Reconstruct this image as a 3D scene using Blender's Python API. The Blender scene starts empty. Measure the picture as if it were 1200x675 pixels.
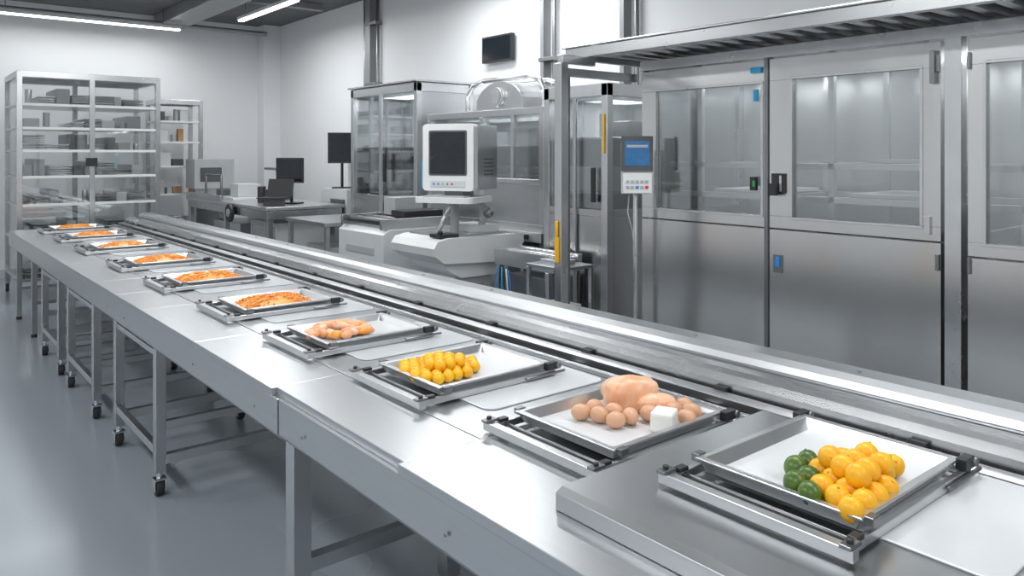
import bpy, math, random
from mathutils import Vector, Matrix, noise
random.seed(7)
scene = bpy.context.scene
scene.view_settings.view_transform = 'Standard'
LP = .90   # lamp power factor

# ------------------------------------------------------------ materials
MATS = {}
def mat(name, col, metal=0.0, rough=0.5, var=0.0, scale=(1,1,1), nscale=8, bump=0.0, rvar=0.0,
        emit=None, estr=0.0, coat=0.0, col2=None, sss=0.0, aniso=0.0, arot=0.0, bdist=.003):
    m = bpy.data.materials.new(name); m.use_nodes = True
    nt = m.node_tree; n = nt.nodes; l = nt.links
    b = n['Principled BSDF']
    b.inputs['Base Color'].default_value = (*col, 1)
    b.inputs['Metallic'].default_value = metal
    b.inputs['Roughness'].default_value = rough
    if coat: b.inputs['Coat Weight'].default_value = coat; b.inputs['Coat Roughness'].default_value = 0.12
    if sss: b.inputs['Subsurface Weight'].default_value = sss; b.inputs['Subsurface Scale'].default_value = 0.01
    if aniso:
        b.inputs['Anisotropic'].default_value = aniso; b.inputs['Anisotropic Rotation'].default_value = arot
        tg = n.new('ShaderNodeTangent'); tg.direction_type = 'RADIAL'; tg.axis = 'Z'; l.new(tg.outputs[0], b.inputs['Tangent'])
    tc = n.new('ShaderNodeTexCoord'); mp = n.new('ShaderNodeMapping')
    mp.inputs['Scale'].default_value = scale
    nz = n.new('ShaderNodeTexNoise'); nz.inputs['Scale'].default_value = nscale
    nz.inputs['Detail'].default_value = 3 if bdist < .01 else 0
    l.new(tc.outputs['Object'], mp.inputs['Vector']); l.new(mp.outputs[0], nz.inputs['Vector'])
    mix = n.new('ShaderNodeMix'); mix.data_type = 'RGBA'
    c2 = col2 if col2 else tuple(max(0, c*(1-var)) for c in col)
    mix.inputs[6].default_value = (*col, 1); mix.inputs[7].default_value = (*c2, 1)
    rp = n.new('ShaderNodeMapRange'); rp.inputs[1].default_value = .3; rp.inputs[2].default_value = .7
    l.new(nz.outputs['Fac'], rp.inputs[0]); l.new(rp.outputs[0], mix.inputs[0])
    l.new(mix.outputs[2], b.inputs['Base Color'])
    if rvar:
        r2 = n.new('ShaderNodeMapRange'); r2.inputs[3].default_value = max(.02, rough-rvar); r2.inputs[4].default_value = rough+rvar
        l.new(nz.outputs['Fac'], r2.inputs[0]); l.new(r2.outputs[0], b.inputs['Roughness'])
    if bump:
        bp = n.new('ShaderNodeBump'); bp.inputs['Strength'].default_value = bump; bp.inputs['Distance'].default_value = bdist
        l.new(nz.outputs['Fac'], bp.inputs['Height']); l.new(bp.outputs[0], b.inputs['Normal'])
    if emit:
        b.inputs['Emission Color'].default_value = (*emit, 1); b.inputs['Emission Strength'].default_value = estr
    MATS[name] = m; return m

mat('steel_top', (.56,.575,.59), 1, .31, .04, (20,1.5,20), 3, 0, .015)
mat('steel_top2', (.52,.535,.55), 1, .30, .03, (1.5,1.5,1.5), 2, 0, .01)
mat('steel_door', (.60,.60,.595), 1, .23, .05, (1,1.3,.35), 2.2, .5, 0, aniso=.55, arot=.25, bdist=.03)
mat('steel', (.60,.61,.62), 1, .26, .06, (3,3,3), 3, 0, .04)
mat('steel_dark', (.27,.28,.29), 1, .34, .12, (3,3,3), 3, 0, .05)
mat('alu', (.68,.69,.70), 1, .31, .06, (3,3,3), 5, 0, .04)
mat('chrome', (.74,.75,.76), 1, .16, .05)
mat('white_plastic', (.72,.73,.73), 0, .35, .04)
mat('mat_white', (.66,.675,.69), 0, .3, .04, nscale=3, coat=.3)
mat('plate_white', (.58,.60,.62), 0, .25, .04, nscale=3, coat=.3)
mat('grey_plastic', (.38,.40,.41), 0, .4, .08)
mat('lt_grey', (.56,.58,.59), 0, .35, .05)
mat('black', (.02,.021,.023), 0, .4, .2)
mat('rubber', (.03,.03,.032), 0, .65, .2)
mat('dark_grey', (.08,.085,.09), 0, .45, .2)
mat('wall_paint', (.80,.815,.83), 0, .6, .02, nscale=.6)
mat('floor_epoxy', (.31,.345,.38), 0, .27, .04, nscale=.5, rvar=.02, coat=.2)
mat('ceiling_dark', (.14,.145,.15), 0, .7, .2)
mat('duct', (.33,.34,.35), .6, .45, .1)
mat('tube', (1,1,1), 0, .5, emit=(1,.98,.95), estr=5)
mat('led', (1,1,1), 0, .5, emit=(.95,.98,1), estr=1.5)  # glow of the strip added to brighten the cabinet interior
mat('yellow', (.80,.45,.02), 0, .4, .1)
mat('blue', (.02,.22,.65), 0, .35, .1)
mat('cyan', (.02,.35,.60), 0, .35, .1, emit=(.02,.4,.8), estr=.1)
mat('red', (.6,.03,.02), 0, .4)
mat('green', (.02,.35,.08), 0, .4)
mat('cardboard', (.50,.30,.15), 0, .8, .15)
mat('screen_dark', (.012,.016,.022), 0, .12, .2)
mat('screen_blue', (.02,.08,.18), 0, .15, .5, (1,1,1), 30, emit=(.015,.09,.22), estr=.8)
mat('lemon', (.90,.50,.010), 0, .38, .25, nscale=25, bump=.3, col2=(.88,.40,.008), sss=.1)
mat('yolk', (.88,.52,.01), 0, .36, .2, nscale=20, bump=.15, col2=(.86,.42,.008), sss=.1)
mat('lime', (.045,.105,.012), 0, .35, .3, nscale=30, bump=.3, col2=(.10,.17,.02))
mat('salmon', (.78,.27,.10), 0, .33, 0, (12,60,12), 1.4, .35, col2=(.84,.46,.25), sss=.1)
mat('poultry', (.78,.37,.20), 0, .35, 0, (9,40,9), 1.3, .35, col2=(.83,.52,.34), sss=.1)
mat('salmon_pale', (.80,.40,.23), 0, .35, 0, (12,60,12), 1.6, .2, col2=(.84,.56,.40), sss=.1)
mat('egg', (.68,.38,.23), 0, .4, .12, nscale=12)
mat('tofu', (.80,.79,.75), 0, .5, .05, nscale=20, bump=.2, sss=.1)
mat('carrot', (.86,.30,.03), 0, .4, .2, nscale=40, col2=(.90,.43,.10), bump=.2, sss=.1)

def glass_mat(name, tint=.9, g=.10, rough=.03, gmax=.7):
    m = bpy.data.materials.new(name); m.use_nodes = True
    nt = m.node_tree; nt.nodes.clear(); n = nt.nodes; l = nt.links
    o = n.new('ShaderNodeOutputMaterial'); mx = n.new('ShaderNodeMixShader')
    t = n.new('ShaderNodeBsdfTransparent'); t.inputs[0].default_value = (tint, tint*1.01, tint*1.01, 1)
    gl = n.new('ShaderNodeBsdfGlossy'); gl.inputs['Roughness'].default_value = rough
    gl.inputs[0].default_value = (.95,.97,.98,1)
    lw = n.new('ShaderNodeLayerWeight'); lw.inputs[0].default_value = .3
    mr = n.new('ShaderNodeMapRange'); mr.inputs[3].default_value = g; mr.inputs[4].default_value = gmax
    l.new(lw.outputs['Fresnel'], mr.inputs[0]); l.new(mr.outputs[0], mx.inputs[0])
    l.new(t.outputs[0], mx.inputs[1]); l.new(gl.outputs[0], mx.inputs[2]); l.new(mx.outputs[0], o.inputs[0])
    MATS[name] = m
glass_mat('glass'); glass_mat('glass_soft', .86, .14, .04)

# ------------------------------------------------------------ mesh builder
class B:
    def __init__(s, name, bevel=.003):
        s.name = name; s.v = []; s.f = []; s.m = []; s.sm = []; s.mats = []; s.bev = bevel; s.M = Matrix.Identity(4)
    def mi(s, m):
        if m not in s.mats: s.mats.append(m)
        return s.mats.index(m)
    def add(s, vs, fs, m, smooth=False):
        o = len(s.v); s.v += [s.M @ Vector(v) for v in vs]; k = s.mi(m)
        for i, f in enumerate(fs):
            s.f.append([a+o for a in f]); s.m.append(k)
            s.sm.append(smooth[i] if isinstance(smooth, list) else smooth)
    def box(s, x0, x1, y0, y1, z0, z1, m):
        vs = [(x0,y0,z0),(x1,y0,z0),(x1,y1,z0),(x0,y1,z0),(x0,y0,z1),(x1,y0,z1),(x1,y1,z1),(x0,y1,z1)]
        s.add(vs, [(0,3,2,1),(4,5,6,7),(0,1,5,4),(1,2,6,5),(2,3,7,6),(3,0,4,7)], m)
    def cyl(s, p0, p1, r, m, n=16, r1=None):
        p0 = Vector(p0); p1 = Vector(p1); r1 = r if r1 is None else r1
        d = (p1-p0).normalized(); a = d.orthogonal().normalized(); b = d.cross(a)
        vs = []
        for p, rr in ((p0, r), (p1, r1)):
            for i in range(n):
                t = 2*math.pi*i/n; vs.append(p + a*math.cos(t)*rr + b*math.sin(t)*rr)
        fs = [(i, (i+1) % n, n+(i+1) % n, n+i) for i in range(n)]
        fs += [tuple(range(n-1, -1, -1)), tuple(range(n, 2*n))]
        s.add(vs, fs, m, [True]*n+[False, False])
    def path(s, pts, r, m, n=10):
        for a, b in zip(pts[:-1], pts[1:]): s.cyl(a, b, r, m, n)
        for p in pts[1:-1]: s.ball(p, (r,r,r), m, n, 6)
    def ball(s, c, r, m, n=16, k=10, lump=0, freq=20, R=None, box=1.0):
        vs = []; c = Vector(c); R = R or Matrix.Identity(3)
        off = Vector((c.x*7.1, c.y*5.3, c.z*3.7))
        def sg(v): return math.copysign(abs(v)**box, v)
        for j in range(1, k):
            ph = math.pi*j/k
            for i in range(n):
                t = 2*math.pi*i/n
                p = Vector((sg(math.sin(ph))*sg(math.cos(t)), sg(math.sin(ph))*sg(math.sin(t)), sg(math.cos(ph))))
                q = Vector((p.x*r[0], p.y*r[1], p.z*r[2]))
                if lump: q *= 1+lump*noise.noise(q*freq+off)
                vs.append(c + R @ q)
        vs.append(c + R @ Vector((0,0,r[2]))); vs.append(c + R @ Vector((0,0,-r[2])))
        T = len(vs)-2; Bt = len(vs)-1; fs = []
        for j in range(k-2):
            for i in range(n):
                a = j*n+i; b = j*n+(i+1) % n; fs.append((a, a+n, b+n, b))
        for i in range(n):
            fs.append((T, i, (i+1) % n)); fs.append((Bt, (k-2)*n+(i+1) % n, (k-2)*n+i))
        s.add(vs, fs, m, True)
    def prism(s, prof, a0, a1, m, axis='y'):
        n = len(prof); vs = []
        for a in (a0, a1):
            for p in prof:
                vs.append({'y': (p[0], a, p[1]), 'x': (a, p[0], p[1]), 'z': (p[0], p[1], a)}[axis])
        fs = [(i, (i+1) % n, n+(i+1) % n, n+i) for i in range(n)]+[tuple(range(n-1, -1, -1)), tuple(range(n, 2*n))]
        s.add(vs, fs, m)
    def done(s):
        lo = Vector((min(v[i] for v in s.v) for i in range(3))); hi = Vector((max(v[i] for v in s.v) for i in range(3)))
        o = Vector(((lo.x+hi.x)/2, (lo.y+hi.y)/2, lo.z))
        me = bpy.data.meshes.new(s.name); me.from_pydata([v-o for v in s.v], [], s.f)
        for m in s.mats: me.materials.append(MATS[m])
        me.polygons.foreach_set('material_index', s.m); me.polygons.foreach_set('use_smooth', s.sm)
        me.update()
        import bmesh
        bm = bmesh.new(); bm.from_mesh(me); bmesh.ops.recalc_face_normals(bm, faces=bm.faces); bm.to_mesh(me); bm.free()
        ob = bpy.data.objects.new(s.name, me); ob.location = o; scene.collection.objects.link(ob)
        if s.bev:
            bv = ob.modifiers.new('bevel', 'BEVEL'); bv.width = s.bev; bv.segments = 2; bv.limit_method = 'ANGLE'
            bv.angle_limit = math.radians(50)
        return ob
def rot(x, y, z, deg): return Matrix.Translation((x, y, z)) @ Matrix.Rotation(math.radians(deg), 4, 'Z')
def rrect(x0, x1, z0, z1, r, n=5):
    pts = []
    for cx, cz, a0 in ((x1-r, z0+r, -90), (x1-r, z1-r, 0), (x0+r, z1-r, 90), (x0+r, z0+r, 180)):
        for i in range(n+1):
            a = math.radians(a0+90*i/n); pts.append((cx+r*math.cos(a), cz+r*math.sin(a)))
    return pts

# ------------------------------------------------------------ room
XL, XR, YN, YF, ZC = -2.6, 5.1, -3.0, 12.5, 3.8
b = B('floor', 0); b.box(XL-.1, XR+.1, YN-.1, YF+.1, -.1, 0, 'floor_epoxy'); b.done()
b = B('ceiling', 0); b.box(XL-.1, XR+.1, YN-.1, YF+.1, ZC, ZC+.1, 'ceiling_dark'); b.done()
b = B('wall_far', 0); b.box(XL-.1, XR+.1, YF, YF+.1, 0, ZC, 'wall_paint'); b.done()
b = B('wall_near', 0); b.box(XL-.1, XR+.1, YN-.1, YN, 0, ZC, 'wall_paint'); b.done()
b = B('wall_left', 0); b.box(XL-.1, XL, YN, YF, 0, ZC, 'wall_paint'); b.done()
b = B('wall_right', 0); b.box(XR, XR+.1, YN, YF, 0, ZC, 'wall_paint'); b.done()
b = B('baseboard_far', .002); b.box(XL, XR, YF-.015, YF, 0, .12, 'lt_grey'); b.done()
b = B('baseboard_right', .002); b.box(XR-.015, XR, YN, YF-.02, 0, .12, 'lt_grey'); b.done()
b = B('trim_1', .004); b.box(XR-.28, XR, YF-.28, YF, 0, ZC, 'wall_paint'); b.done()
def conduit(y, w, rs):
    b = B('wall_conduit', .003)
    b.box(XR-.10, XR, y, y+w, 0.0, ZC, 'duct')
    for dy in rs: b.cyl((XR-.045, y+dy, .0), (XR-.045, y+dy, ZC), .022, 'steel_dark', 12)
    for z in (.6, 1.8, 2.6, 3.4): b.box(XR-.11, XR, y-.16, y+w+.02, z, z+.04, 'steel_dark')
    b.done()
conduit(9.05, .13, (-.12, .22)); conduit(5.6, .05, (-.10,)); conduit(4.55, .05, (-.1,))
b = B('ceiling_duct', .01)
b.box(3.2, 3.6, YN+.05, YF-.05, 3.62, ZC, 'duct')
for y in range(-2, 12, 2): b.box(XL+.02, XR-.3, y, y+.10, 3.70, ZC-.001, 'duct')
b.cyl((XL+.1, 12.05, 3.62), (XR-.3, 12.05, 3.62), .035, 'duct'); b.done()

def tube_light(x, y, L, along, power, z=3.5):
    b = B('ceiling_tube_light', .003)
    if along == 'x':
        b.box(x-L/2, x+L/2, y-.05, y+.05, z+.02, z+.06, 'white_plastic'); b.box(x-L/2+.01, x+L/2-.01, y-.035, y+.035, z, z+.02, 'tube')
        for s_ in (-1, 1): b.cyl((x+s_*L*.4, y, z+.06), (x+s_*L*.4, y, ZC), .005, 'steel_dark', 8)
    else:
        b.box(x-.05, x+.05, y-L/2, y+L/2, z+.02, z+.06, 'white_plastic'); b.box(x-.035, x+.035, y-L/2+.01, y+L/2-.01, z, z+.02, 'tube')
        for s_ in (-1, 1): b.cyl((x, y+s_*L*.4, z+.06), (x, y+s_*L*.4, ZC), .005, 'steel_dark', 8)
    b.done()
    ld = bpy.data.lights.new('tube_lamp', 'AREA'); ld.shape = 'RECTANGLE'; ld.energy = power*LP
    wd = .25 if y > 9 else .45
    ld.size = L if along == 'x' else wd; ld.size_y = wd if along == 'x' else L
    ld.color = (.965, .985, 1.0)
    lo = bpy.data.objects.new('tube_lamp', ld); lo.location = (x, y, z-.02); scene.collection.objects.link(lo)
tube_light(2.2, 11.8, 2.4, 'x', 22)
tube_light(3.9, 9.8, 1.9, 'y', 40, 3.55)
for (x, y, p) in ((-.9, 9.5, 40), (-.9, 6, 54), (-.9, 2.5, 62), (-.9, -.8, 66), (2.3, 8, 48), (2.3, 4.8, 54), (2.3, 1.6, 54), (2.3, -1.4, 56), (4.3, 5.8, 46)):  # extra tubes out of view, added to light the room
    tube_light(x, y, 2.0, 'y', p)
w = bpy.data.worlds.new('World'); scene.world = w; w.use_nodes = True
w.node_tree.nodes['Background'].inputs[0].default_value = (.9,.95,1,1); w.node_tree.nodes['Background'].inputs[1].default_value = .5

# ------------------------------------------------------------ main table
b = B('conveyor_table', .005)
seams = [9.5, 8.55, 7.55, 6.45, 5.35, 4.8, 4.25, 3.38, 2.55, 1.72]
for i, (a, c) in enumerate(zip(seams[:-1], seams[1:])):
    xf = 1.03 if a > 2.6 else 1.05
    b.box(xf, 1.30, c+.0015, a-.0015, .872, .8985, 'steel_top')
    b.box(1.302, 1.995, c+.002, a-.002, .872, .90, 'steel_top2' if i % 2 else 'steel_top')
b.box(1.03, 1.995, -1.2, 1.7185, .872, .90, 'steel_top')
for a, c, x in ((9.5, 4.8, 1.03), (4.8, 2.5, 1.03), (2.5, -1.2, 1.035)):
    b.prism([(x, .872), (x, .755), (x+.015, .735), (x+.07, .735), (x+.07, .745), (x+.03, .745), (x+.03, .872)], c+.002, a-.002, 'steel_top')
b.box(1.06, 1.995, 9.47, 9.5, .74, .872, 'steel')
b.prism([(1.17, .9005), (1.99, .9005), (1.99, .95), (1.19, .95), (1.17, .94)], -1.2, 1.27, 'steel_top2')
b.box(1.995, 2.44, -1.2, 9.5, .80, .84, 'steel_dark')
b.box(2.44, 2.46, -1.2, 9.5, .74, .96, 'steel')
b.box(1.997, 2.02, -1.2, 9.5, .84, .915, 'steel')
b.box(2.065, 2.125, -1.2, 9.5, .90, .925, 'alu')
b.prism([(2.145, .90), (2.265, .90), (2.265, .975), (2.245, .982), (2.185, .982), (2.160, .972), (2.145, .95)], -1.2, 9.5, 'steel')
b.prism([(2.275, .92), (2.42, .92), (2.42, 1.012), (2.405, 1.02), (2.315, 1.02), (2.285, 1.005), (2.275, .985)], -1.2, 9.5, 'steel_top')
y = -1.0
while y < 9.4:
    b.box(2.03, 2.43, y, y+.05, .84, .899, 'steel_dark')
    b.box(2.126, 2.144, y+.01, y+.06, .899, .935, 'black')
    b.cyl((2.35, y+.3, 1.02), (2.35, y+.3, 1.024), .008, 'steel_dark', 10)
    y += .62
for yy in (9.3, 8.3, 7.28, 6.35, 4.96, 4.06, 2.5, .6): b.box(1.07, 1.99, yy-.03, yy+.03, .75, .871, 'steel_dark')
for yy in (2.5, -.6):
    for xx in (1.075, 1.70):
        b.box(xx, xx+.065, yy-.033, yy+.033, .04, .80, 'steel'); b.cyl((xx+.032, yy, 0), (xx+.032, yy, .04), .03, 'rubber')
    b.box(1.14, 1.70, yy-.022, yy+.022, .26, .31, 'steel')
b.box(1.71, 1.755, -.567, 2.467, .26, .31, 'steel')
for yy in (9.3, 8.3):
    for xx in (1.075, 1.75):
        b.box(xx, xx+.045, yy-.022, yy+.022, .03, .80, 'steel'); b.cyl((xx+.022, yy, 0), (xx+.022, yy, .03), .025, 'rubber')
    b.box(1.12, 1.75, yy-.015, yy+.015, .30, .33, 'steel')
for yy in (9.2, 8.2, 7.2, 6.2, 5.0, 4.6, 3.4, 2.7, 2.3, 1.5): b.cyl((1.031, yy, .80), (1.027, yy, .80), .006, 'steel_dark', 10)
b.done()

def caster(b, x, y):
    b.cyl((x, y, .082), (x, y, .125), .014, 'chrome', 10)
    b.box(x-.03, x+.03, y-.024, y+.024, .08, .092, 'chrome')
    b.box(x-.027, x-.021, y-.018, y+.028, .025, .083, 'chrome'); b.box(x+.021, x+.027, y-.018, y+.028, .025, .083, 'chrome')
    b.cyl((x-.018, y+.012, .042), (x+.018, y+.012, .042), .042, 'rubber', 24)
    b.cyl((x-.0205, y+.012, .042), (x+.0205, y+.012, .042), .017, 'chrome', 12)
def cart(y0, y1, x1=1.78):
    b = B('wheeled_support_frame', .003)
    t = .025
    for x in (1.07, x1):
        for y in (y0, y1):
            b.box(x-t, x+t, y-t, y+t, .12, .735, 'steel'); caster(b, x, y)
        b.box(x-.018, x+.018, y0+t, y1-t, .20, .24, 'alu')
        b.box(x-.016, x+.016, y0+t, y1-t, .69, .72, 'steel')
    for y in (y0, y1):
        b.box(1.07+t, x1-t, y-.02, y+.02, .155, .205, 'alu')
        b.box(1.07+t, x1-t, y-.016, y+.016, .33, .37, 'alu')
        b.box(1.07+t, x1-t, y-.016, y+.016, .69, .72, 'steel')
    b.done()
cart(4.06, 4.90); cart(5.5, 6.35); cart(6.75, 7.5)

def plate(x0, x1, y0, y1, z):
    b = B('white_work_plate', .004)
    b.prism(rrect(x0, x1, y0, y1, .04), z, z+.005, 'plate_white', 'z'); b.done()

# ------------------------------------------------------------ trays
def tray(cx, cy, z, L=.47, W=.39):
    b = B('food_tray', .0018)
    hx, hy = L/2, W/2; z0 = z+.012; zr = z+.045
    def ring(x, y, zz): return [(cx-x, cy-y, zz), (cx+x, cy-y, zz), (cx+x, cy+y, zz), (cx-x, cy+y, zz)]
    loops = [ring(hx-.02, hy-.02, z0), ring(hx-.004, hy-.004, zr-.006), ring(hx, hy, zr-.006), ring(hx, hy, zr), ring(hx-.018, hy-.018, zr), ring(hx-.034, hy-.034, z0+.006)]
    vs = [v for lp in loops for v in lp]; fs = []
    for k in range(len(loops)-1):
        for i in range(4): fs.append((k*4+i, k*4+(i+1) % 4, k*4+4+(i+1) % 4, k*4+4+i))
    b.add(vs, fs, 'alu'); b.add(ring(hx-.02, hy-.02, z0), [(3,2,1,0)], 'alu')
    b.add(ring(hx-.034, hy-.034, z0+.006), [(0,1,2,3)], 'mat_white')
    for sy in (-1, 1):
        y = cy+sy*(hy+.008)
        b.box(cx-hx-.075, cx+hx+.02, y-.007, y+.007, z+.002, z+.022, 'alu')
        b.box(cx-hx-.055, cx-hx-.025, y-.010, y+.010, z+.022, z+.032, 'black')
        b.box(cx+hx-.02, cx+hx+.03, y-.012, y+.012, z+.022, z+.048, 'black')
        b.cyl((cx+hx+.03, y-.018, z+.035), (cx+hx+.03, y+.018, z+.035), .011, 'steel_dark', 12)
        b.box(cx-hx+.01, cx-hx+.04, y-.010, y+.010, z+.03, z+.048, 'steel_dark')
        b.cyl((cx+hx-.12, y+sy*.012, z+.012), (cx+hx+.06, y+sy*.012, z+.012), .005, 'steel_dark', 8)
    b.box(cx-hx-.095, cx-hx-.070, cy-hy-.03, cy+hy+.03, z+.002, z+.026, 'alu')
    b.cyl((cx-hx-.035, cy-hy, z+.014), (cx-hx-.035, cy+hy, z+.014), .006, 'steel_dark', 10)
    for sy in (-1, 1):
        y = cy+sy*(hy+.018)
        b.box(cx-hx-.102, cx-hx-.06, y-.012, y+.012, z+.026, z+.034, 'steel_dark')
        b.cyl((cx-hx-.082, y, z+.026), (cx-hx-.082, y, z+.042), .007, 'black', 10)
    b.box(cx+hx+.012, cx+hx+.03, cy-hy, cy+hy, z+.002, z+.02, 'alu')
    b.done()

PT = .0055
T = [(1.685,.905,.95), (1.665,1.53,.90), (1.615,2.24,.90), (1.595,3.0,.90), (1.585,3.86,.90), (1.575,4.86,.90), (1.575,5.86,.90), (1.57,7.0,.90), (1.57,8.05,.90), (1.57,9.0,.90)]
for cx, cy, z in T:
    tray(cx, cy, z+PT)
    if cy > 1: plate(cx-.16, 1.975, cy-(.245 if cy < 1.6 else .36 if cy < 4 else .38), cy+.10, z+.0002)
    else: plate(1.50, 1.975, cy-.42, cy+.25, z+.0002)
FZ = .0055+.018+.0006

def fruit(b, x, y, z, r, m, tip=.0, el=1.08):
    R = Matrix.Rotation(random.uniform(0, 6.28), 3, 'Z') @ Matrix.Rotation(random.uniform(0, 1.2), 3, 'X')
    b.ball((x, y, z), (r, r, r*random.uniform(1.0, el)), m, 20, 14, .06, 35, R)
    if tip:
        d = R @ Vector((0, 0, 1)); c = Vector((x, y, z))
        b.cyl(c+d*r*.98, c+d*(r*1.10+.0015), r*.14, m, 8, r*.07)
zb = .95+FZ; r = .0255
bl = B('lemon_pile', 0); bg = B('lime_pile', 0)
pts = []
for j in range(5):
    for i in range(6):
        x = 1.475+.051*i+(.0255 if j % 2 else 0); y = .745+.0445*j
        if (i == 5 and j != 1) or (i == 4 and j in (0, 4)) or (j == 4 and i in (0, 1)): continue
        pts.append((x, y, zb+r*1.02))
for (i, j) in ((1,0),(2,0),(3,0),(1,1),(2,1),(3,1),(2,2)):
    pts.append((1.501+.051*i+(.0255 if j % 2 else 0), .768+.0445*j, zb+r*2.45))
for (x, y, z) in pts:
    x += random.uniform(-.003, .003); y += random.uniform(-.003, .003)
    if y > .90 or (y > .86 and x < 1.58) or (.815 < y < .85 and x < 1.50): fruit(bg, x, y, z, r*.96, 'lime', 1, 1.15)
    else: fruit(bl, x, y, z, r, 'lemon', 1)
bl.done(); bg.done()
zb = .90+FZ
b = B('raw_poultry_piece', 0)
R = Matrix.Rotation(math.radians(-38), 3, 'Z')
b.ball((1.765, 1.580, zb+.046), (.088, .060, .048), 'poultry', 48, 30, .28, 20, R, .8)
b.ball((1.79, 1.50, zb+.028), (.062, .036, .030), 'poultry', 32, 20, .25, 25, R, .85); b.done()
b = B('brown_egg_group', 0)
for (x, y) in ((1.635,1.605),(1.60,1.55),(1.655,1.545),(1.605,1.49),(1.575,1.60),(1.66,1.485),(1.83,1.40),(1.775,1.375),(1.855,1.445),(1.80,1.44),(1.72,1.465)):
    R = Matrix.Rotation(random.uniform(0, 3.14), 3, 'Z') @ Matrix.Rotation(1.57, 3, 'X')
    b.ball((x, y, zb+.0235), (.0235, .0235, .029), 'egg', 20, 14, 0, 1, R)
b.done()
b = B('tofu_block', .008); b.M = rot(1.70, 1.395, zb, 25)
b.box(-.038, .038, -.032, .032, 0, .056, 'tofu'); b.done()
b = B('yellow_dough_ball_pile', 0); r = .0205
for j in range(7):
    for i in range(7):
        x = 1.405+.040*i+(.020 if j % 2 else 0); y = 2.15+.036*j
        if (j in (0, 6) and i in (0, 5, 6)) or (j in (1, 5) and i == 6): continue
        fruit(b, x+random.uniform(-.003,.003), y+random.uniform(-.002,.002), zb+r*1.03, r, 'yolk', 0, 1.04)
for (i, j) in ((1,1),(2,1),(3,1),(1,2),(2,2),(3,2),(4,2),(1,3),(2,3),(3,3),(2,4),(3,4)): fruit(b, 1.425+.040*i+(.020 if j % 2 else 0)+random.uniform(-.004,.004), 2.155+.036*j+random.uniform(-.004,.004), zb+r*2.35, r, 'yolk', 0, 1.04)
b.done()
b = B('salmon_piece_pile', 0)
for k in range(46):
    a = random.uniform(0, 6.28); q = math.sqrt(random.random())
    x = 1.525+.135*q*math.cos(a); y = 3.03+.12*q*math.sin(a)
    R = Matrix.Rotation(random.uniform(0, 3.14), 3, 'Z') @ Matrix.Rotation(random.uniform(-.4, .4), 3, 'X')
    h = .018+.026*(1-q)
    b.ball((x, y, zb+h), (random.uniform(.028,.045), .02, .017), random.choice(['salmon', 'salmon', 'salmon_pale', 'carrot']), 20, 12, .25, 30, R)
b.done()
def heap(cx, cy, lx, ly, h, nst):
    b = B('shredded_carrot_heap', 0)
    n, k = 48, 9; vs = []; fs = []
    def sq(t, e=.45): return math.copysign(abs(math.cos(t))**e, math.cos(t)), math.copysign(abs(math.sin(t))**e, math.sin(t))
    for j in range(k+1):
        q = j/k
        for i in range(n):
            ex, ey = sq(2*math.pi*i/n)
            wob = 1+.08*noise.noise(Vector((ex*2+cx*9, ey*2+cy*9, 0)))
            p = Vector((cx+lx*q*ex*wob, cy+ly*q*ey*wob, 0))
            z = h*(1-q**3)*(1+.45*noise.noise(p*28)); vs.append((p.x, p.y, zb+max(z, 0)))
    for j in range(k):
        for i in range(n): fs.append((j*n+i, (j+1)*n+i, (j+1)*n+(i+1) % n, j*n+(i+1) % n))
    b.add(vs, fs, 'carrot', True)
    for s_ in range(nst):
        ex, ey = sq(random.uniform(0, 6.28)); q = math.sqrt(random.random())
        x = cx+lx*q*ex*1.03; y = cy+ly*q*ey*1.03; z = zb+h*(1-min(q, 1)**3)+.004
        d = random.uniform(0, 6.28); L = random.uniform(.018, .035)
        p = Vector((x, y, z)); u = Vector((math.cos(d), math.sin(d), random.uniform(-.25, .35)))*L
        m0 = p+Vector((0, 0, random.uniform(.0, .006)))
        A = p-u*.5; C = p+u*.5; A.z = max(A.z, zb+.003); C.z = max(C.z, zb+.003)
        b.cyl(A, m0, .0027, 'carrot', 5); b.cyl(m0, C, .0027, 'carrot', 5)
    b.done()
for i, (cx, cy, z) in enumerate(T[4:]):
    heap(cx-.01, cy, .175, .13, .038, 300 if i < 3 else 160)

# ------------------------------------------------------------ right cabinets
XF = 3.54
b = B('stainless_processing_cabinet', .004)
b.box(XF+.95, XF+1.0, -1.2, 3.04, .05, 2.24, 'alu')
b.box(XF, XF+.95, -1.2, 3.04, 2.19, 2.24, 'steel'); b.box(XF, XF+.95, -1.2, 3.04, .05, .12, 'steel')
b.box(XF-.045, XF, -1.2, 3.05, 2.19, 2.245, 'steel')
b.box(XF-.02, XF, -1.2, 3.04, .0, .12, 'steel_dark')
b.box(XF, XF+.95, 3.0, 3.04, .12, 1.36, 'steel_door'); b.box(XF, XF+.06, 3.0, 3.04, 1.36, 2.19, 'steel'); b.box(XF+.89, XF+.95, 3.0, 3.04, 1.36, 2.19, 'steel')
b.box(XF+.06, XF+.89, 3.015, 3.022, 1.36, 2.19, 'glass_soft')
b.box(XF, XF+.95, -1.2, -1.16, .12, 2.19, 'steel')
doors = [(2.215, 3.035, 2.235, 2.925, 1.385, 2.06), (1.37, 2.19, 1.455, 2.06, 1.385, 2.07), (.42, 1.265, .50, 1.195, 1.33, 2.07), (-.5, .38, -.4, .3, 1.33, 2.07)]
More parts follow.
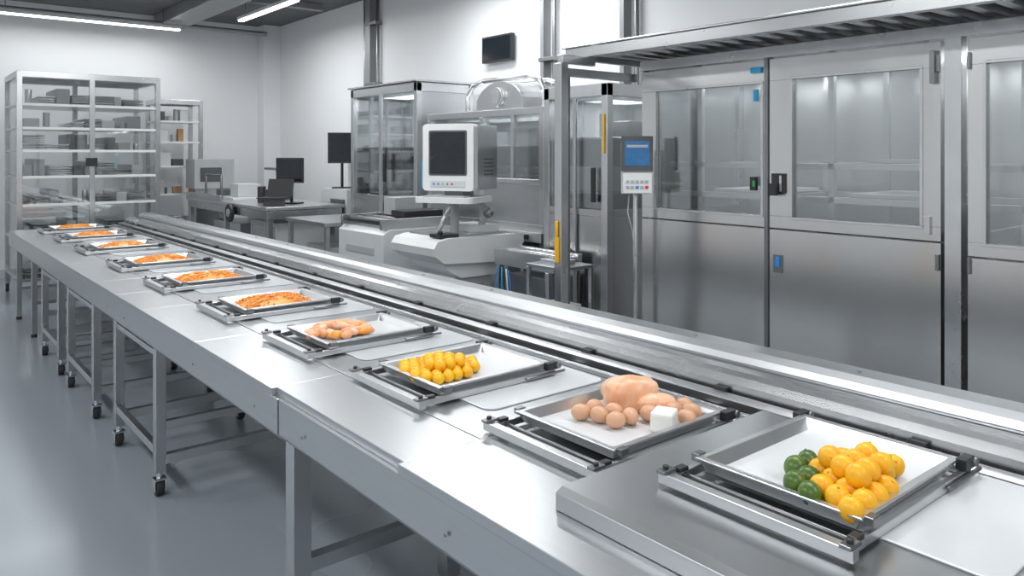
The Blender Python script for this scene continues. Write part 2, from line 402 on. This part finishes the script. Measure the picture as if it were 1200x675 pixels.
for i, (y0, y1, a, c, z0, z1) in enumerate(doors):
    X0, X1 = XF-.045, XF-.003
    zs = 1.32 if i < 2 else 1.27
    b.box(X0, X1, y0, y1, .14, zs-.004, 'steel_door')
    b.box(X0, X1, y0, y1, zs+.004, z0, 'steel_door'); b.box(X0, X1, y0, y1, z1, 2.18, 'steel_door')
    b.box(X0, X1, y0, a, z0, z1, 'steel_door'); b.box(X0, X1, c, y1, z0, z1, 'steel_door')
    g = .012
    for (ya, yb, za, zb_) in ((a-g, c+g, z0-g, z0), (a-g, c+g, z1, z1+g), (a-g, a, z0, z1), (c, c+g, z0, z1)):
        b.box(X0-.006, X0+.001, ya, yb, za, zb_, 'steel')
    b.box(XF-.03, XF-.022, a, c, z0, z1, 'glass_soft')
b.box(XF-.06, XF, 1.285, 1.35, .05, 2.19, 'steel'); b.box(XF-.055, XF, 2.192, 2.213, .05, 2.19, 'steel_dark')
b.box(XF-.02, XF, 3.036, 3.05, .05, 2.19, 'steel_dark')
b.box(XF+.01, XF+.9, 1.29, 1.32, .12, 1.35, 'steel')
for z in (.5, .95, 1.45, 1.62):
    for x in (XF+.15, XF+.75): b.box(x, x+.03, -1.1, 2.98, z, z+.03, 'alu')
for y in (2.75, 2.3, 1.95, 1.5, 1.1, .6):
    for x in (XF+.15, XF+.75): b.box(x, x+.03, y, y+.03, .12, 2.18, 'alu')
    for z in (.5, .95, 1.45): b.box(XF+.18, XF+.75, y+.005, y+.025, z+.005, z+.025, 'alu')
b.box(XF+.2, XF+.74, 2.35, 2.7, 1.482, 1.50, 'mat_white'); b.box(XF+.2, XF+.74, 1.55, 1.9, 1.482, 1.50, 'mat_white')
b.box(XF+.3, XF+.6, 1.6, 1.85, 1.652, 1.67, 'alu')
b.box(XF+.45, XF+.5, -1.0, 2.95, 2.17, 2.188, 'led')  # added glowing strip, brightens the shelves behind the doors
X0 = XF-.045
for z in (.6, 1.2, 2.05): b.box(X0-.015, X0, 1.372, 1.388, z, z+.07, 'steel_dark'); b.box(X0-.015, X0, 1.252, 1.262, z, z+.07, 'steel_dark')
b.box(X0-.02, X0+.001, 2.10, 2.165, 1.50, 1.60, 'black'); b.box(X0-.05, X0-.02, 2.125, 2.16, 1.49, 1.55, 'black'); b.box(X0-.022, X0-.02, 2.108, 2.12, 1.51, 1.59, 'alu')
b.box(X0-.02, X0+.001, 2.255, 2.29, 1.51, 1.58, 'black'); b.box(X0-.023, X0-.019, 2.26, 2.272, 1.53, 1.56, 'green')
b.box(X0-.008, X0, 2.128, 2.15, 1.13, 1.18, 'blue'); b.box(X0-.003, X0, 2.11, 2.165, 1.10, 1.19, 'steel_dark')
b.box(X0-.015, X0, 2.23, 2.29, 2.115, 2.145, 'cyan'); b.box(X0-.011, X0, 2.25, 2.275, 1.97, 2.03, 'cyan')
b.box(X0-.015, X0, 1.41, 1.43, 1.35, 1.43, 'steel')
b.box(X0-.03, X0, 1.385, 1.405, 2.00, 2.14, 'steel_dark')
b.done()
for y in (2.6, 1.75, .85):
    ld = bpy.data.lights.new('cabinet_led', 'AREA'); ld.shape = 'RECTANGLE'; ld.size = .6; ld.size_y = .08; ld.energy = 3.6; ld.color = (.95,.98,1)  # added fill lamps lift the interior seen through the windows
    lo = bpy.data.objects.new('cabinet_led', ld); lo.location = (XF+.475, y, 2.16); lo.rotation_euler = (0, 0, math.pi/2); scene.collection.objects.link(lo)

b = B('overhead_canopy_frame', .003)
b.box(3.10, 3.14, -1.2, 3.28, 2.25, 2.31, 'steel'); b.box(3.85, 3.89, -1.2, 3.28, 2.25, 2.31, 'steel')
b.box(3.14, 3.85, 3.24, 3.28, 2.25, 2.31, 'steel')
b.box(3.09, 3.92, -1.2, 3.3, 2.311, 2.322, 'steel')
y = -1.15
while y < 3.2:
    b.prism([(y, 2.31), (y+.012, 2.27), (y+.052, 2.27), (y+.064, 2.31)], 3.14, 3.85, 'alu', 'x'); y += .115
b.done()
b = B('guard_post_frame', .003)
for y in (3.08, -1.0): b.box(2.88, 2.935, y, y+.055, 0, 2.20, 'steel')
b.box(2.90, 3.16, 3.09, 3.13, 2.20, 2.248, 'steel'); b.box(2.935, 3.515, 3.085, 3.13, 2.13, 2.175, 'steel')
b.box(2.935, 2.96, 3.09, 3.12, .1, 2.13, 'steel_dark')
b.box(2.866, 2.88, 3.095, 3.12, 1.10, 1.24, 'yellow'); b.cyl((2.872, 3.107, 1.24), (2.872, 3.107, 1.33), .008, 'yellow', 10)
b.box(2.80, 2.96, 3.04, 3.16, 0, .012, 'steel')
b.done()

b = B('touchscreen_control_panel', .006)
b.M = rot(3.365, 2.965, 0, -42)
b.box(-.085, .085, -.03, .03, 1.47, 1.79, 'lt_grey')
b.box(-.09, .09, -.045, -.03, 1.60, 1.80, 'dark_grey'); b.box(-.07, .07, -.048, -.045, 1.63, 1.77, 'screen_blue')
b.box(-.06, .06, -.0485, -.048, 1.735, 1.75, 'grey_plastic')
b.box(-.08, .08, -.055, -.03, 1.475, 1.59, 'white_plastic')
for i in range(5):
    for j in range(2): b.box(-.065+.027*i, -.047+.027*i, -.06, -.055, 1.50+.032*j, 1.516+.032*j, ['grey_plastic','grey_plastic','blue','grey_plastic','red'][i] if j == 0 else 'grey_plastic')
b.cyl((0, .05, .02), (0, .05, 1.72), .014, 'steel'); b.cyl((0, .05, 0), (0, .05, .02), .1, 'steel_dark', 24)
b.path([(-.04, .0, 1.47), (-.05, .0, 1.36), (-.02, .02, 1.25), (0, .036, 1.1)], .004, 'grey_plastic', 8)
b.done()

b = B('steel_side_table', .003)
b.box(3.20, 3.48, 3.42, 3.75, .98, 1.0, 'steel_top'); b.box(3.20, 3.48, 3.42, 3.75, .55, .565, 'steel')
for x in (3.2, 3.455):
    for y in (3.42, 3.725): b.box(x, x+.025, y, y+.025, 0, .98, 'steel')
b.box(3.24, 3.42, 3.47, 3.7, .566, .75, 'grey_plastic'); b.box(3.26, 3.4, 3.5, 3.68, 1.0, 1.03, 'alu')
b.done()

def glass_cabinet(name, x0, x1, y0, y1, z1, zg, shelves=(), open_y=True, fill_light=6):
    b = B(name, .005); t = .06
    for x in (x0, x1-t):
        for y in (y0, y1-t): b.box(x, x+t, y, y+t, 0, z1, 'alu')
    b.box(x0, x1, y0, y1, z1-.09, z1+.002, 'alu')
    b.box(x0+.005, x1-.005, y0+.005, y1-.005, .08, .14, 'steel')
    b.box(x0+.004, x0+.02, y0+t, y1-t, .14, zg, 'steel_door'); b.box(x0, x0+.05, y0+t, y1-t, zg, zg+.05, 'steel')
    b.box(x0+.02, x0+.028, y0+t, y1-t, zg+.05, z1-.09, 'glass')
    if open_y: 
        b.box(x0+t, x1-t, y0+.004, y0+.02, .14, zg, 'steel_door'); b.box(x0+t, x1-t, y0, y0+.05, zg, zg+.05, 'steel')
        b.box(x0+t, x1-t, y0+.02, y0+.028, zg+.05, z1-.09, 'glass')
    else: b.box(x0+t, x1-t, y0+.004, y0+.02, .14, z1-.09, 'steel_top')
    b.box(x1-.02, x1-.005, y0+t, y1-t, .14, z1-.09, 'lt_grey'); b.box(x0+t, x1-t, y1-.02, y1-.005, .14, z1-.09, 'lt_grey')
    for z in shelves: b.box(x0+.06, x1-.03, y0+.06, y1-.03, z, z+.02, 'alu')
    ld = bpy.data.lights.new('cabinet_led', 'AREA'); ld.shape = 'RECTANGLE'; ld.size = .5*(x1-x0); ld.size_y = .5*(y1-y0); ld.energy = fill_light; ld.color = (.95,.98,1)  # added fill lamp under the top, brightens the inside
    lo = bpy.data.objects.new('cabinet_led', ld); lo.location = ((x0+x1)/2, (y0+y1)/2, z1-.1); scene.collection.objects.link(lo)
    return b
b = glass_cabinet('glazed_machine_cabinet', 3.95, 4.95, 3.75, 4.42, 2.2, 1.25, (1.4, 1.8), fill_light=4)
b.box(3.94, 3.95, 3.77, 3.79, 1.7, 1.98, 'yellow'); b.box(3.935, 3.95, 3.86, 3.9, 1.35, 1.6, 'black')
b.box(3.93, 3.95, 4.05, 4.08, .2, 2.1, 'steel')
b.box(4.1, 4.6, 3.9, 4.3, 1.421, 1.6, 'lt_grey'); b.cyl((4.2, 4.0, 1.821), (4.2, 4.0, 2.0), .05, 'grey_plastic'); b.box(4.4, 4.7, 3.95, 4.2, 1.821, 1.95, 'steel')
b.done()
b = glass_cabinet('tall_steel_cabinet', 4.15, 4.85, 6.55, 7.95, 2.42, 1.2, (1.3, 1.75), open_y=False, fill_light=7)
b.box(4.13, 4.15, 7.22, 7.28, .14, 2.33, 'alu'); b.box(4.11, 4.13, 7.12, 7.16, 1.4, 1.7, 'black')
b.box(4.12, 4.88, 6.52, 7.98, 2.425, 2.445, 'steel')
for i in range(5): b.box(4.3, 4.6, 6.9+.2*i, 7.02+.2*i, 1.325, 1.325+.1+.05*(i % 3), ['white_plastic', 'lt_grey'][i % 2])
b.done()

# tunnel machine
b = B('tunnel_sealing_machine', .005)
b.M = Matrix.Translation((4.11, 0, 0)) @ Matrix.Diagonal((.90, 1, 1, 1)) @ Matrix.Translation((-4.0, 0, 0))
b.box(4.0, 4.95, 4.60, 6.3, 1.02, 1.12, 'steel')
for y in (4.60, 5.4, 6.24): b.box(4.0, 4.05, y, y+.06, 1.12, 2.02, 'alu')
b.box(4.9, 4.95, 4.60, 6.3, 1.12, 2.02, 'lt_grey'); b.box(4.0, 4.95, 4.60, 6.3, 2.02, 2.08, 'alu')
b.box(4.05, 4.9, 4.61, 4.64, 1.12, 1.40, 'steel_top'); b.box(4.05, 4.9, 4.62, 4.63, 1.40, 2.02, 'glass')
b.box(4.05, 4.9, 4.60, 4.65, 1.40, 1.44, 'alu'); b.box(4.05, 4.9, 4.60, 4.65, 1.70, 1.73, 'alu')
b.box(4.01, 4.02, 4.66, 6.24, 1.45, 2.02, 'glass'); b.box(4.005, 4.03, 4.66, 6.24, 1.12, 1.45, 'steel_top')
b.box(4.0, 4.03, 4.66, 6.24, 1.45, 1.49, 'alu'); b.box(4.0, 4.03, 4.98, 5.02, 1.49, 2.02, 'alu')
for z in (1.5, 1.75): b.box(4.06, 4.88, 4.7, 6.2, z, z+.02, 'alu')
for k in range(8): b.cyl((4.1, 4.8+.18*k, 1.56), (4.85, 4.8+.18*k, 1.56), .03, 'chrome', 12)
b.box(4.2, 4.7, 4.9, 5.3, 1.771, 1.93, 'white_plastic'); b.box(4.2, 4.7, 5.6, 6.0, 1.771, 1.9, 'grey_plastic')
b.box(4.05, 4.9, 6.26, 6.29, 1.12, 2.02, 'lt_grey')
b.box(3.965, 4.0, 4.6, 6.3, .98, 1.06, 'alu'); b.box(3.97, 4.0, 4.62, 6.28, .70, .76, 'alu')
for k in range(6): b.box(3.955, 3.965, 4.75+.25*k, 4.80+.25*k, 1.0, 1.04, 'black')
for x in (4.05, 4.83):
    for y in (4.65, 6.2): b.box(x, x+.06, y, y+.06, 0, 1.02, 'steel')
b.box(4.05, 4.9, 4.66, 4.70, .3, .36, 'steel'); b.box(4.06, 4.10, 4.7, 6.2, .3, .36, 'steel')
b.box(4.15, 4.8, 4.75, 5.6, .37, .9, 'lt_grey'); b.box(4.15, 4.8, 5.7, 6.1, .37, .8, 'steel_dark')
pts = [(4.3, 6.0, 2.08), (4.3, 6.0, 2.25), (4.3, 5.92, 2.34), (4.3, 5.75, 2.38), (4.3, 5.1, 2.38), (4.3, 4.95, 2.34), (4.3, 4.9, 2.25), (4.3, 4.9, 2.08)]
b.path(pts, .024, 'alu', 12); b.path([(x+.25, y, z-.02) for x, y, z in pts], .02, 'alu', 12)
hood = [(5.02, 2.08), (5.68, 2.08), (5.68, 2.16)]+[(5.35+.33*math.cos(math.radians(a)), 2.14+.20*math.sin(math.radians(a))) for a in range(15, 170, 15)]+[(5.02, 2.16)]
b.prism(hood, 4.15, 4.8, 'alu', 'x')
b.cyl((4.15, 5.35, 2.20), (4.11, 5.35, 2.20), .085, 'alu', 28); b.cyl((4.112, 5.35, 2.20), (4.105, 5.35, 2.20), .06, 'grey_plastic', 28)
ld = bpy.data.lights.new('cabinet_led', 'AREA'); ld.shape = 'RECTANGLE'; ld.size = .5; ld.size_y = 1.2; ld.energy = 5; ld.color = (.95,.98,1)  # added fill lamp, keeps the machine interior from going dark
lo = bpy.data.objects.new('cabinet_led', ld); lo.location = (4.52, 5.45, 2.01); scene.collection.objects.link(lo)
b.done()

b = B('outfeed_conveyor', .003)
b.box(3.62, 3.66, 3.95, 4.62, .86, .98, 'steel'); b.box(3.86, 3.90, 3.95, 4.62, .86, .98, 'steel')
for k in range(9): b.cyl((3.66, 4.0+.07*k, .95), (3.86, 4.0+.07*k, .95), .024, 'chrome', 14)
for x in (3.62, 3.86):
    for y in (4.0, 4.55): b.box(x, x+.04, y, y+.04, 0, .86, 'steel')
b.box(3.63, 3.89, 4.01, 4.03, .3, .34, 'steel'); b.box(3.64, 3.66, 4.04, 4.55, .6, .66, 'steel')
b.box(3.67, 3.85, 4.1, 4.5, .45, .8, 'steel_dark')
for k, m in enumerate(('blue', 'black', 'cyan', 'black', 'white_plastic', 'blue')):
    b.path([(3.60-.02*k, 4.55-.05*k, .86), (3.58-.012*k, 4.55-.055*k, .6), (3.58, 4.5-.06*k, .35+.03*k), (3.62, 4.35-.03*k, .2)], .005, m, 8)
b.done()

# HMI console
b = B('operator_console', .008)
b.prism([(3.18,.93),(3.26,.87),(3.90,.84),(4.00,.93),(4.04,.99),(4.03,1.03),(3.95,1.055),(3.30,1.06),(3.20,1.04),(3.165,.99)], 4.76, 5.38, 'white_plastic', 'y')
b.prism([(3.26,.88),(3.85,.85),(3.80,.74),(3.46,.74),(3.34,.80)], 4.82, 5.32, 'white_plastic', 'y')
b.box(3.30, 3.90, 4.82, 5.32, 1.055, 1.075, 'steel_top')
b.prism([(3.42,.12),(3.76,.12),(3.80,.76),(3.44,.76)], 4.88, 5.26, 'lt_grey', 'y')
b.box(3.82, 3.90, 4.80, 4.86, 0, .86, 'lt_grey'); b.box(3.82, 3.90, 5.28, 5.34, 0, .86, 'lt_grey'); b.box(3.84, 3.88, 4.86, 5.28, .3, .36, 'steel')
b.box(3.48, 3.72, 4.872, 4.88, .25, .68, 'grey_plastic'); b.box(3.40, 3.78, 4.88, 5.26, 0, .12, 'dark_grey')
b.box(3.25, 3.42, 4.80, 4.95, 1.06, 1.085, 'black'); b.cyl((3.28, 4.85, 1.085), (3.28, 4.85, 1.11), .02, 'black'); b.box(3.62, 3.86, 4.86, 5.2, 1.075, 1.13, 'lt_grey')
b.M = Matrix.Translation((.035, -.03, 0))
b.cyl((3.50, 5.05, 1.07), (3.50, 5.05, 1.30), .035, 'grey_plastic'); b.cyl((3.50, 5.05, 1.30), (3.50, 5.05, 1.33), .07, 'white_plastic', 24)
b.path([(3.72, 5.0, 1.12), (3.76, 4.95, 1.22), (3.66, 4.97, 1.34)], .028, 'grey_plastic'); b.ball((3.76, 4.95, 1.22), (.045,.045,.045), 'steel_dark')
b.path([(3.42, 5.16, 1.08), (3.46, 5.12, 1.2), (3.5, 5.08, 1.3)], .02, 'steel')
b.M = rot(3.565, 5.0, .03, -62)
b.prism(rrect(-.25, .25, -.30, .12, .05), 1.29, 1.335, 'white_plastic', 'z')
b.box(-.18, .18, -.27, -.17, 1.335, 1.345, 'grey_plastic')
b.prism(rrect(-.22, .22, 1.38, 1.90, .03), -.20, -.12, 'white_plastic', 'y')
b.prism(rrect(-.165, .165, 1.50, 1.85, .015), -.204, -.199, 'dark_grey', 'y')
b.prism(rrect(-.15, .15, 1.515, 1.835, .01), -.208, -.203, 'screen_dark', 'y')
b.prism([(-.215, 1.385), (.215, 1.385), (.215, 1.895), (-.215, 1.895)], -.12, .26, 'alu', 'y')
for k in range(5): b.box(.215, .219, .0, .18, 1.5+.03*k, 1.512+.03*k, 'steel_dark')
b.box(-.15, .15, -.204, -.2, 1.41, 1.46, 'lt_grey')
for i in range(5): b.cyl((-.12+.04*i, -.204, 1.435), (-.12+.04*i, -.208, 1.435), .008, ['blue','blue','grey_plastic','green','red'][i], 12)
b.box(-.235, -.22, -.19, -.13, 1.40, 1.62, 'cyan')
b.box(-.08, .08, -.1, .1, 1.33, 1.385, 'grey_plastic')
b.done()

b = B('tray_feeder_unit', .006)
b.prism([(3.30,.15),(3.98,.15),(4.02,1.0),(3.96,1.06),(3.28,1.06),(3.22,1.02),(3.22,.78),(3.30,.70)], 5.60, 6.40, 'lt_grey', 'y')
b.box(3.36, 3.94, 5.66, 6.34, 0, .15, 'dark_grey')
b.box(3.22, 3.98, 5.62, 5.66, 1.06, 1.15, 'steel'); b.box(3.22, 3.98, 6.32, 6.36, 1.06, 1.15, 'steel')
for k in range(8): b.cyl((3.30+.08*k, 5.66, 1.11), (3.30+.08*k, 6.32, 1.11), .026, 'steel_dark' if k % 2 else 'black', 14)
b.box(3.5, 3.9, 5.72, 5.95, 1.14, 1.20, 'black'); b.box(3.6, 3.9, 6.05, 6.25, 1.14, 1.30, 'grey_plastic')
b.cyl((3.80, 5.6, .85), (3.80, 5.58, .85), .03, 'red'); b.box(3.29, 3.302, 5.75, 6.25, .25, .6, 'lt_grey'); b.box(3.4, 3.9, 5.592, 5.6, .25, .65, 'grey_plastic')
b.box(3.214, 3.222, 5.75, 6.25, .84, .90, 'grey_plastic')
b.done()

# ------------------------------------------------------------ bench on the far side
b = B('packing_bench', .005)
b.box(3.3, 4.25, 8.3, 11.2, 1.06, 1.10, 'alu'); b.box(3.32, 4.23, 8.32, 11.18, .96, 1.06, 'steel')
for x in (3.33, 4.16):
    for y in (8.33, 9.7, 11.1): b.box(x, x+.06, y, y+.06, 0, .96, 'steel')
b.box(3.39, 4.16, 8.35, 8.38, .3, .34, 'steel'); b.box(3.35, 3.38, 8.39, 11.1, .3, .34, 'steel'); b.box(3.35, 4.2, 8.45, 11.1, .34, .36, 'steel')
b.box(3.5, 4.1, 8.5, 9.3, .37, .9, 'lt_grey'); b.box(3.49, 3.5, 8.55, 9.25, .42, .85, 'steel'); b.box(3.55, 4.1, 9.8, 10.8, .37, .8, 'alu')
b.cyl((3.26, 9.4, .98), (3.30, 9.4, .98), .11, 'black', 28); b.cyl((3.25, 9.4, .98), (3.27, 9.4, .98), .05, 'alu', 20)
b.box(3.3, 3.34, 9.8, 11.2, 1.10, 1.17, 'steel'); b.path([(3.35, 9.9, 1.1), (3.35, 9.9, 1.42), (3.35, 10.5, 1.42), (3.35, 10.5, 1.1)], .015, 'steel_dark')
b.box(3.5, 4.0, 9.9, 10.9, 1.10, 1.13, 'mat_white'); b.box(3.6, 3.9, 10.0, 10.3, 1.13, 1.3, 'lt_grey'); b.box(3.55, 3.8, 10.45, 10.7, 1.13, 1.22, 'steel_dark')
b.cyl((3.6, 9.2, 1.1), (3.6, 9.2, 1.3), .05, 'black'); b.box(3.7, 3.85, 9.3, 9.45, 1.1, 1.25, 'dark_grey')
b.path([(4.0, 9.6, 1.1), (4.0, 9.6, 1.45), (4.0, 9.75, 1.5), (4.0, 10.1, 1.5)], .018, 'steel_dark'); b.box(3.9, 4.1, 9.5, 9.7, 1.1, 1.13, 'steel_dark')
b.done()
b = B('label_printer_machine', .006)
b.box(3.45, 3.95, 11.25, 11.6, .0, 1.2, 'steel'); b.box(3.42, 3.98, 11.22, 11.62, 1.2, 1.62, 'grey_plastic'); b.box(3.5, 3.8, 11.21, 11.22, 1.3, 1.5, 'dark_grey'); b.done()
def monitor(name, x, y, z0, zc, w, h, deg, back='black'):
    b = B(name, .004); b.M = rot(x, y, 0, deg)
    b.box(-w/2, w/2, -.02, .02, zc-h/2, zc+h/2, back); b.box(-w/2+.015, w/2-.015, -.023, -.02, zc-h/2+.02, zc+h/2-.015, 'screen_dark')
    b.box(-.03, .03, .02, .05, zc-.1, zc+.05, back); b.cyl((0, .045, z0+.012), (0, .045, zc), .018, back, 12)
    b.box(-.12, .12, -.06, .12, z0, z0+.015, back); b.box(-w/2+.03, w/2-.03, -.022, -.019, zc-h/2+.004, zc-h/2+.015, 'dark_grey')
    return b
monitor('computer_monitor', 3.78, 8.78, 1.101, 1.50, .34, .30, -50).done()
monitor('computer_monitor', 4.42, 8.70, 1.271, 1.77, .34, .38, -30).done()
b = B('inspection_station', .006)
b.box(4.28, 4.75, 8.3, 9.0, .7, 1.27, 'lt_grey'); b.box(4.30, 4.7, 8.34, 8.96, 0, .7, 'steel'); b.box(4.26, 4.28, 8.35, 8.7, .8, 1.15, 'dark_grey')
b.box(4.62, 4.7, 8.85, 8.93, 1.27, 1.95, 'lt_grey'); b.done()
b = B('laptop_stand', .004)
b.M = rot(3.52, 8.62, 1.101, -50)
b.box(-.16, .16, -.12, .12, .08, .095, 'black'); b.box(-.13, .13, -.02, .02, 0, .08, 'dark_grey')
b.prism([(.12, .095), (.135, .095), (.19, .30), (.175, .30)], -.16, .16, 'black', 'x'); b.done()
b = B('small_steel_workbench', .004)
b.box(3.35, 4.05, 6.95, 7.9, .98, 1.02, 'steel_top')
for x in (3.37, 3.98):
    for y in (6.97, 7.83): b.box(x, x+.045, y, y+.045, 0, .98, 'steel')
b.box(3.39, 4.0, 6.98, 7.85, .35, .37, 'steel'); b.box(3.5, 3.9, 7.1, 7.7, .371, .75, 'grey_plastic')
b.done()

# ------------------------------------------------------------ racks
def rack(name, x0, x1, y0, y1, z1, cols, shelves, glass=True, seed=1, base=.25):
    rnd = random.Random(seed)
    b = B(name, .004); t = .055
    for i in range(cols+1):
        x = x0+(x1-x0-t)*i/cols
        for y in (y0, y1-t): b.box(x, x+t, y, y+t, .1, z1, 'steel')
    for y in (y0, y1-t): b.box(x0+.001, x1-.001, y+.002, y+t-.002, z1-.07, z1+.001, 'steel')
    for x in (x0, x1-t): b.box(x+.001, x+t-.001, y0+t, y1-t, z1-.07, z1, 'steel')
    b.box(x0+.01, x1-.01, y0+.01, y1-.01, z1-.012, z1-.002, 'steel')
    for x in (x0, x1-t):
        for y in (y0, y1-t): b.cyl((x+t/2, y+t/2, 0), (x+t/2, y+t/2, .1), .02, 'rubber', 12)
    for z in [base]+list(shelves):
        b.box(x0+.01, x1-.01, y0+.012, y1-.012, z, z+.02, 'alu')
        b.box(x0+t, x1-t, y0+.002, y0+.022, z-.005, z+.025, 'white_plastic' if z > base else 'steel')
    zs = [base]+list(shelves)+[z1-.07]
    for z, zn in zip(zs[:-1], zs[1:]):
        x = x0+.08
        while x < x1-.28:
            wd = rnd.uniform(.05, .16); h = max(.04, min(rnd.uniform(.07, .20), zn-z-.07))
            k = rnd.random()
            if k < .38: b.box(x, x+wd, y0+.10, y1-.25, z+.021, z+.02+h, rnd.choice(['white_plastic','grey_plastic','lt_grey','steel_dark','dark_grey']))
            elif k < .55: b.cyl((x+.05, y0+.15, z+.021), (x+.05, y0+.15, z+.02+h), .035, rnd.choice(['steel','dark_grey','grey_plastic']), 14)
            elif k < .93:
                n = int(max(3, h/.026))
                for q in range(n): b.box(x, x+wd+.08, y0+.06, y1-.2, z+.022+.026*q, z+.036+.026*q, rnd.choice(['alu', 'steel_dark', 'steel']))
                wd += .08
            elif k < .965: b.box(x, x+wd, y0+.15, y1-.3, z+.021, z+.02+h, 'cardboard')
            x += wd+rnd.uniform(.01, .04)
    if glass:
        for i in range(cols):
            xa = x0+(x1-x0-t)*i/cols+t; xb = x0+(x1-x0-t)*(i+1)/cols
            b.box(xa, xb, y0+.024, y0+.028, base+.1, z1-.07, 'glass')
        b.box(x0+.024, x0+.028, y0+t, y1-t, base, z1-.07, 'glass')
        xm = x0+(x1-x0)/2; b.box(xm-.07, xm+.05, y0-.03, y0, 1.55, 1.65, 'black')
    b.done()
rack('glazed_storage_rack', 1.18, 2.70, 10.2, 11.3, 2.64, 2, (.7, 1.1, 1.42, 1.72, 1.98, 2.25), True, 11)
rack('open_shelf_rack', 3.02, 3.68, 11.66, 12.2, 2.48, 1, (.7, 1.1, 1.5, 1.85, 2.15), False, 5)

b = B('wall_mounted_display', .006)
b.box(5.02, 5.07, 6.12, 6.62, 2.67, 2.95, 'black'); b.box(5.015, 5.02, 6.14, 6.60, 2.69, 2.93, 'screen_dark')
b.box(5.07, 5.10, 6.3, 6.45, 2.74, 2.88, 'steel_dark'); b.done()
b = B('wall_junction_box', .004); b.box(5.04, 5.10, 8.55, 8.75, 1.9, 2.2, 'lt_grey'); b.done()

# ------------------------------------------------------------ camera
cd = bpy.data.cameras.new('camera'); cam = bpy.data.objects.new('camera', cd); scene.collection.objects.link(cam)
cam.location = (0, 0, 1.7); cam.rotation_euler = (math.radians(90), 0, math.radians(-39.42))
cd.lens = 27; cd.sensor_width = 36; cd.shift_y = -.13125; cd.clip_start = .05; cd.clip_end = 100
scene.camera = cam
